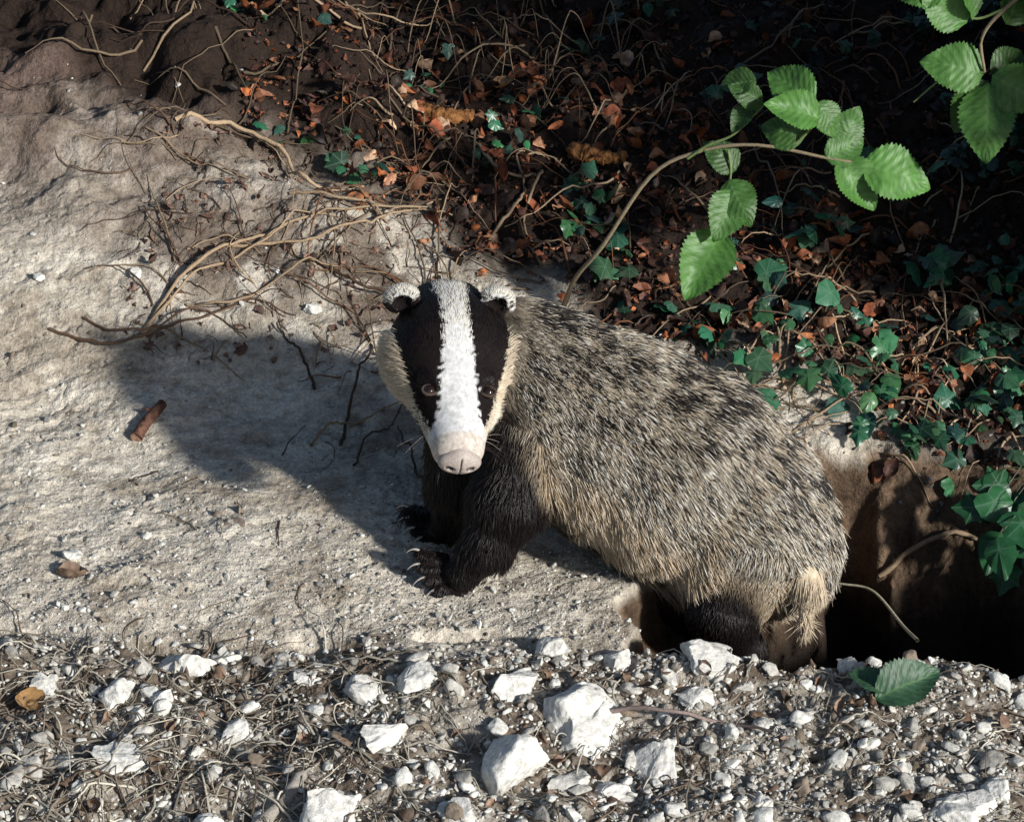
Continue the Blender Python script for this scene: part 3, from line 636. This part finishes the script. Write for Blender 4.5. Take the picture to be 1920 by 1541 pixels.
ca.data.foreach_set('color',np.concatenate([CC.reshape(-1,3),np.ones((nF*K,1))],1).astype(np.float32).ravel())
m_fur,nt,b=newmat('badger_fur');L(nt,attr(nt,'col').outputs['Color'],b.inputs['Base Color']);b.inputs['Roughness'].default_value=.38;b.inputs['Specular IOR Level'].default_value=.32
hc.materials.append(m_fur)
ho=bpy.data.objects.new('fur',hc);COL.objects.link(ho);ho.parent=badger
m_eye,nt,b=newmat('eye_dark');b.inputs['Base Color'].default_value=(.016,.008,.005,1);b.inputs['Roughness'].default_value=.06;b.inputs['Specular IOR Level'].default_value=.9
Vi,Fi=ico(4)
for e in EY:
    mesh_np('eye',(Vi*.115+e)@ML.T,Fi,m_eye,parent=badger)
    th=np.linspace(0,2*np.pi,25)
    ring=e+HUP*.035+np.outer(np.cos(th)*.135,LAT)+np.outer(np.sin(th)*.105,Fh)
    Vt,Ft=tube(ring@ML.T,.028,.028,6);mesh_np('eyelid',Vt,Ft,m_skin,np.tile(np.array([[.07,.05,.042]]),(len(Vt),1)),parent=badger)
NC=hp(0,3.55,.02)
def nosef(P):
    d_=P-NC;x=d_@LAT;y=d_@Fh;z=d_@HUP
    r=np.sqrt((x/.40)**2+(y/.20)**2+(z/.26)**2);f=(r-1)*.2
    f=smin(f,np.sqrt((x/.24)**2+((y+.1)/.25)**2+((z-.1)/.22)**2)*.2-.2,.06)
    for s_ in (-1,1):
        f=-smin(-f,(np.sqrt(((x-.19*s_)/.085)**2+((y-.19)/.10)**2+((z-.0)/.06)**2)-1)*.08,.04)
    f=np.maximum(f,-(np.abs(x)*1.0-.012+np.maximum(-(y-.1),0)))
    return f
Vn,Fn=nets(nosef,NC-.55,NC+.55,.02)
Vr=Vn-NC;nos=(np.abs(np.abs(Vr@LAT)-.19)<.07)&(Vr@Fh>.08)&(np.abs(Vr@HUP)<.05)
cn=np.where(nos[:,None],np.array([.06,.04,.04]),np.array([.43,.37,.33]))
m_nose=attrmat('nose_leather',.5,.5,(.6,.0008),600,(.7,1.2))
mesh_np('nose',Vn@ML.T,Fn,m_nose,cn,parent=badger)
mp=[];
for x in np.linspace(-1,1,15):
    tt=np.linspace(0,1,80);dirv=nrm(LAT*x*.9+Fh*(1-abs(x))*1.0-HUP*.5);st_=hp(0,3.1-.4*x*x,-.05);ray=st_+np.outer(tt,dirv);ff=total(ray);mp.append(ray[np.argmax(ff>0)])
Vt,Ft=tube(np.array(mp)@ML.T,.022,.022,6);mesh_np('mouth',Vt,Ft,m_skin,np.tile(np.array([[.05,.03,.03]]),(len(Vt),1)),parent=badger)
m_claw=attrmat('claw_horn',.35,.5,None,500,(.8,1.1));cbuf=Buf()
for a_,b__,r_ in TO:
    d_=nrm(b__-a_);p0=b__-d_*.02-DOWN*.04;P=np.array([p0,p0+d_*.12-DOWN*.03,p0+d_*.23+DOWN*.02,p0+d_*.31+DOWN*.11])
    Vt,Ft=tube(spline(P@ML.T,12),.036,.006,7);cbuf.add(Vt,Ft,np.array([.45,.41,.35]))
cbuf.out('claws',m_claw,parent=badger)
wb=Buf()
for s_ in (-1,1):
    for i in range(8):
        p0=hp(.40*s_,3.0+rng.uniform(-.25,.3),rng.uniform(-.2,.1));d_=nrm(LAT*s_+Fh*rng.uniform(-.5,.4)+DOWN*rng.uniform(-.2,.5));l=rng.uniform(.4,.75)
        P=spline(np.array([p0,p0+d_*l*.5,p0+d_*l+DOWN*.12]),8);Vt,Ft=tube(P@ML.T,.005,.002,4);wb.add(Vt,Ft,np.array([.03,.02,.02]) if i%3 else np.array([.4,.35,.3]))
wb.out('whiskers',m_twig,parent=badger)
# ------------------------------------------------------------------ camera & light
Cv=np.array([0,-math.cos(ph),math.sin(ph)])
cd=bpy.data.cameras.new('camera');co=bpy.data.objects.new('camera',cd);COL.objects.link(co)
co.location=Cv*65.8*S;co.rotation_euler=(math.radians(58),0,0);cd.lens=36*61/19.2;cd.clip_end=2000;cd.clip_start=.05
sc=bpy.context.scene;sc.camera=co
sd=bpy.data.lights.new('sun','SUN');sd.energy=5;sd.angle=math.radians(3.5);sd.color=(1,.975,.93)
so_=bpy.data.objects.new('sun',sd);COL.objects.link(so_);so_.rotation_euler=Vector(SUN).to_track_quat('Z','Y').to_euler()
w=bpy.data.worlds.new("World");sc.world=w;w.use_nodes=True;nt=w.node_tree
sk=nt.nodes.new('ShaderNodeTexSky');sk.sky_type='NISHITA';sk.sun_disc=False
sk.sun_elevation=math.asin(SUN[2]);sk.sun_rotation=math.atan2(SUN[0],SUN[1])
nt.links.new(sk.outputs[0],nt.nodes['Background'].inputs[0]);nt.nodes['Background'].inputs[1].default_value=.075
sc.view_settings.view_transform='Standard';sc.view_settings.look='None';sc.view_settings.exposure=0
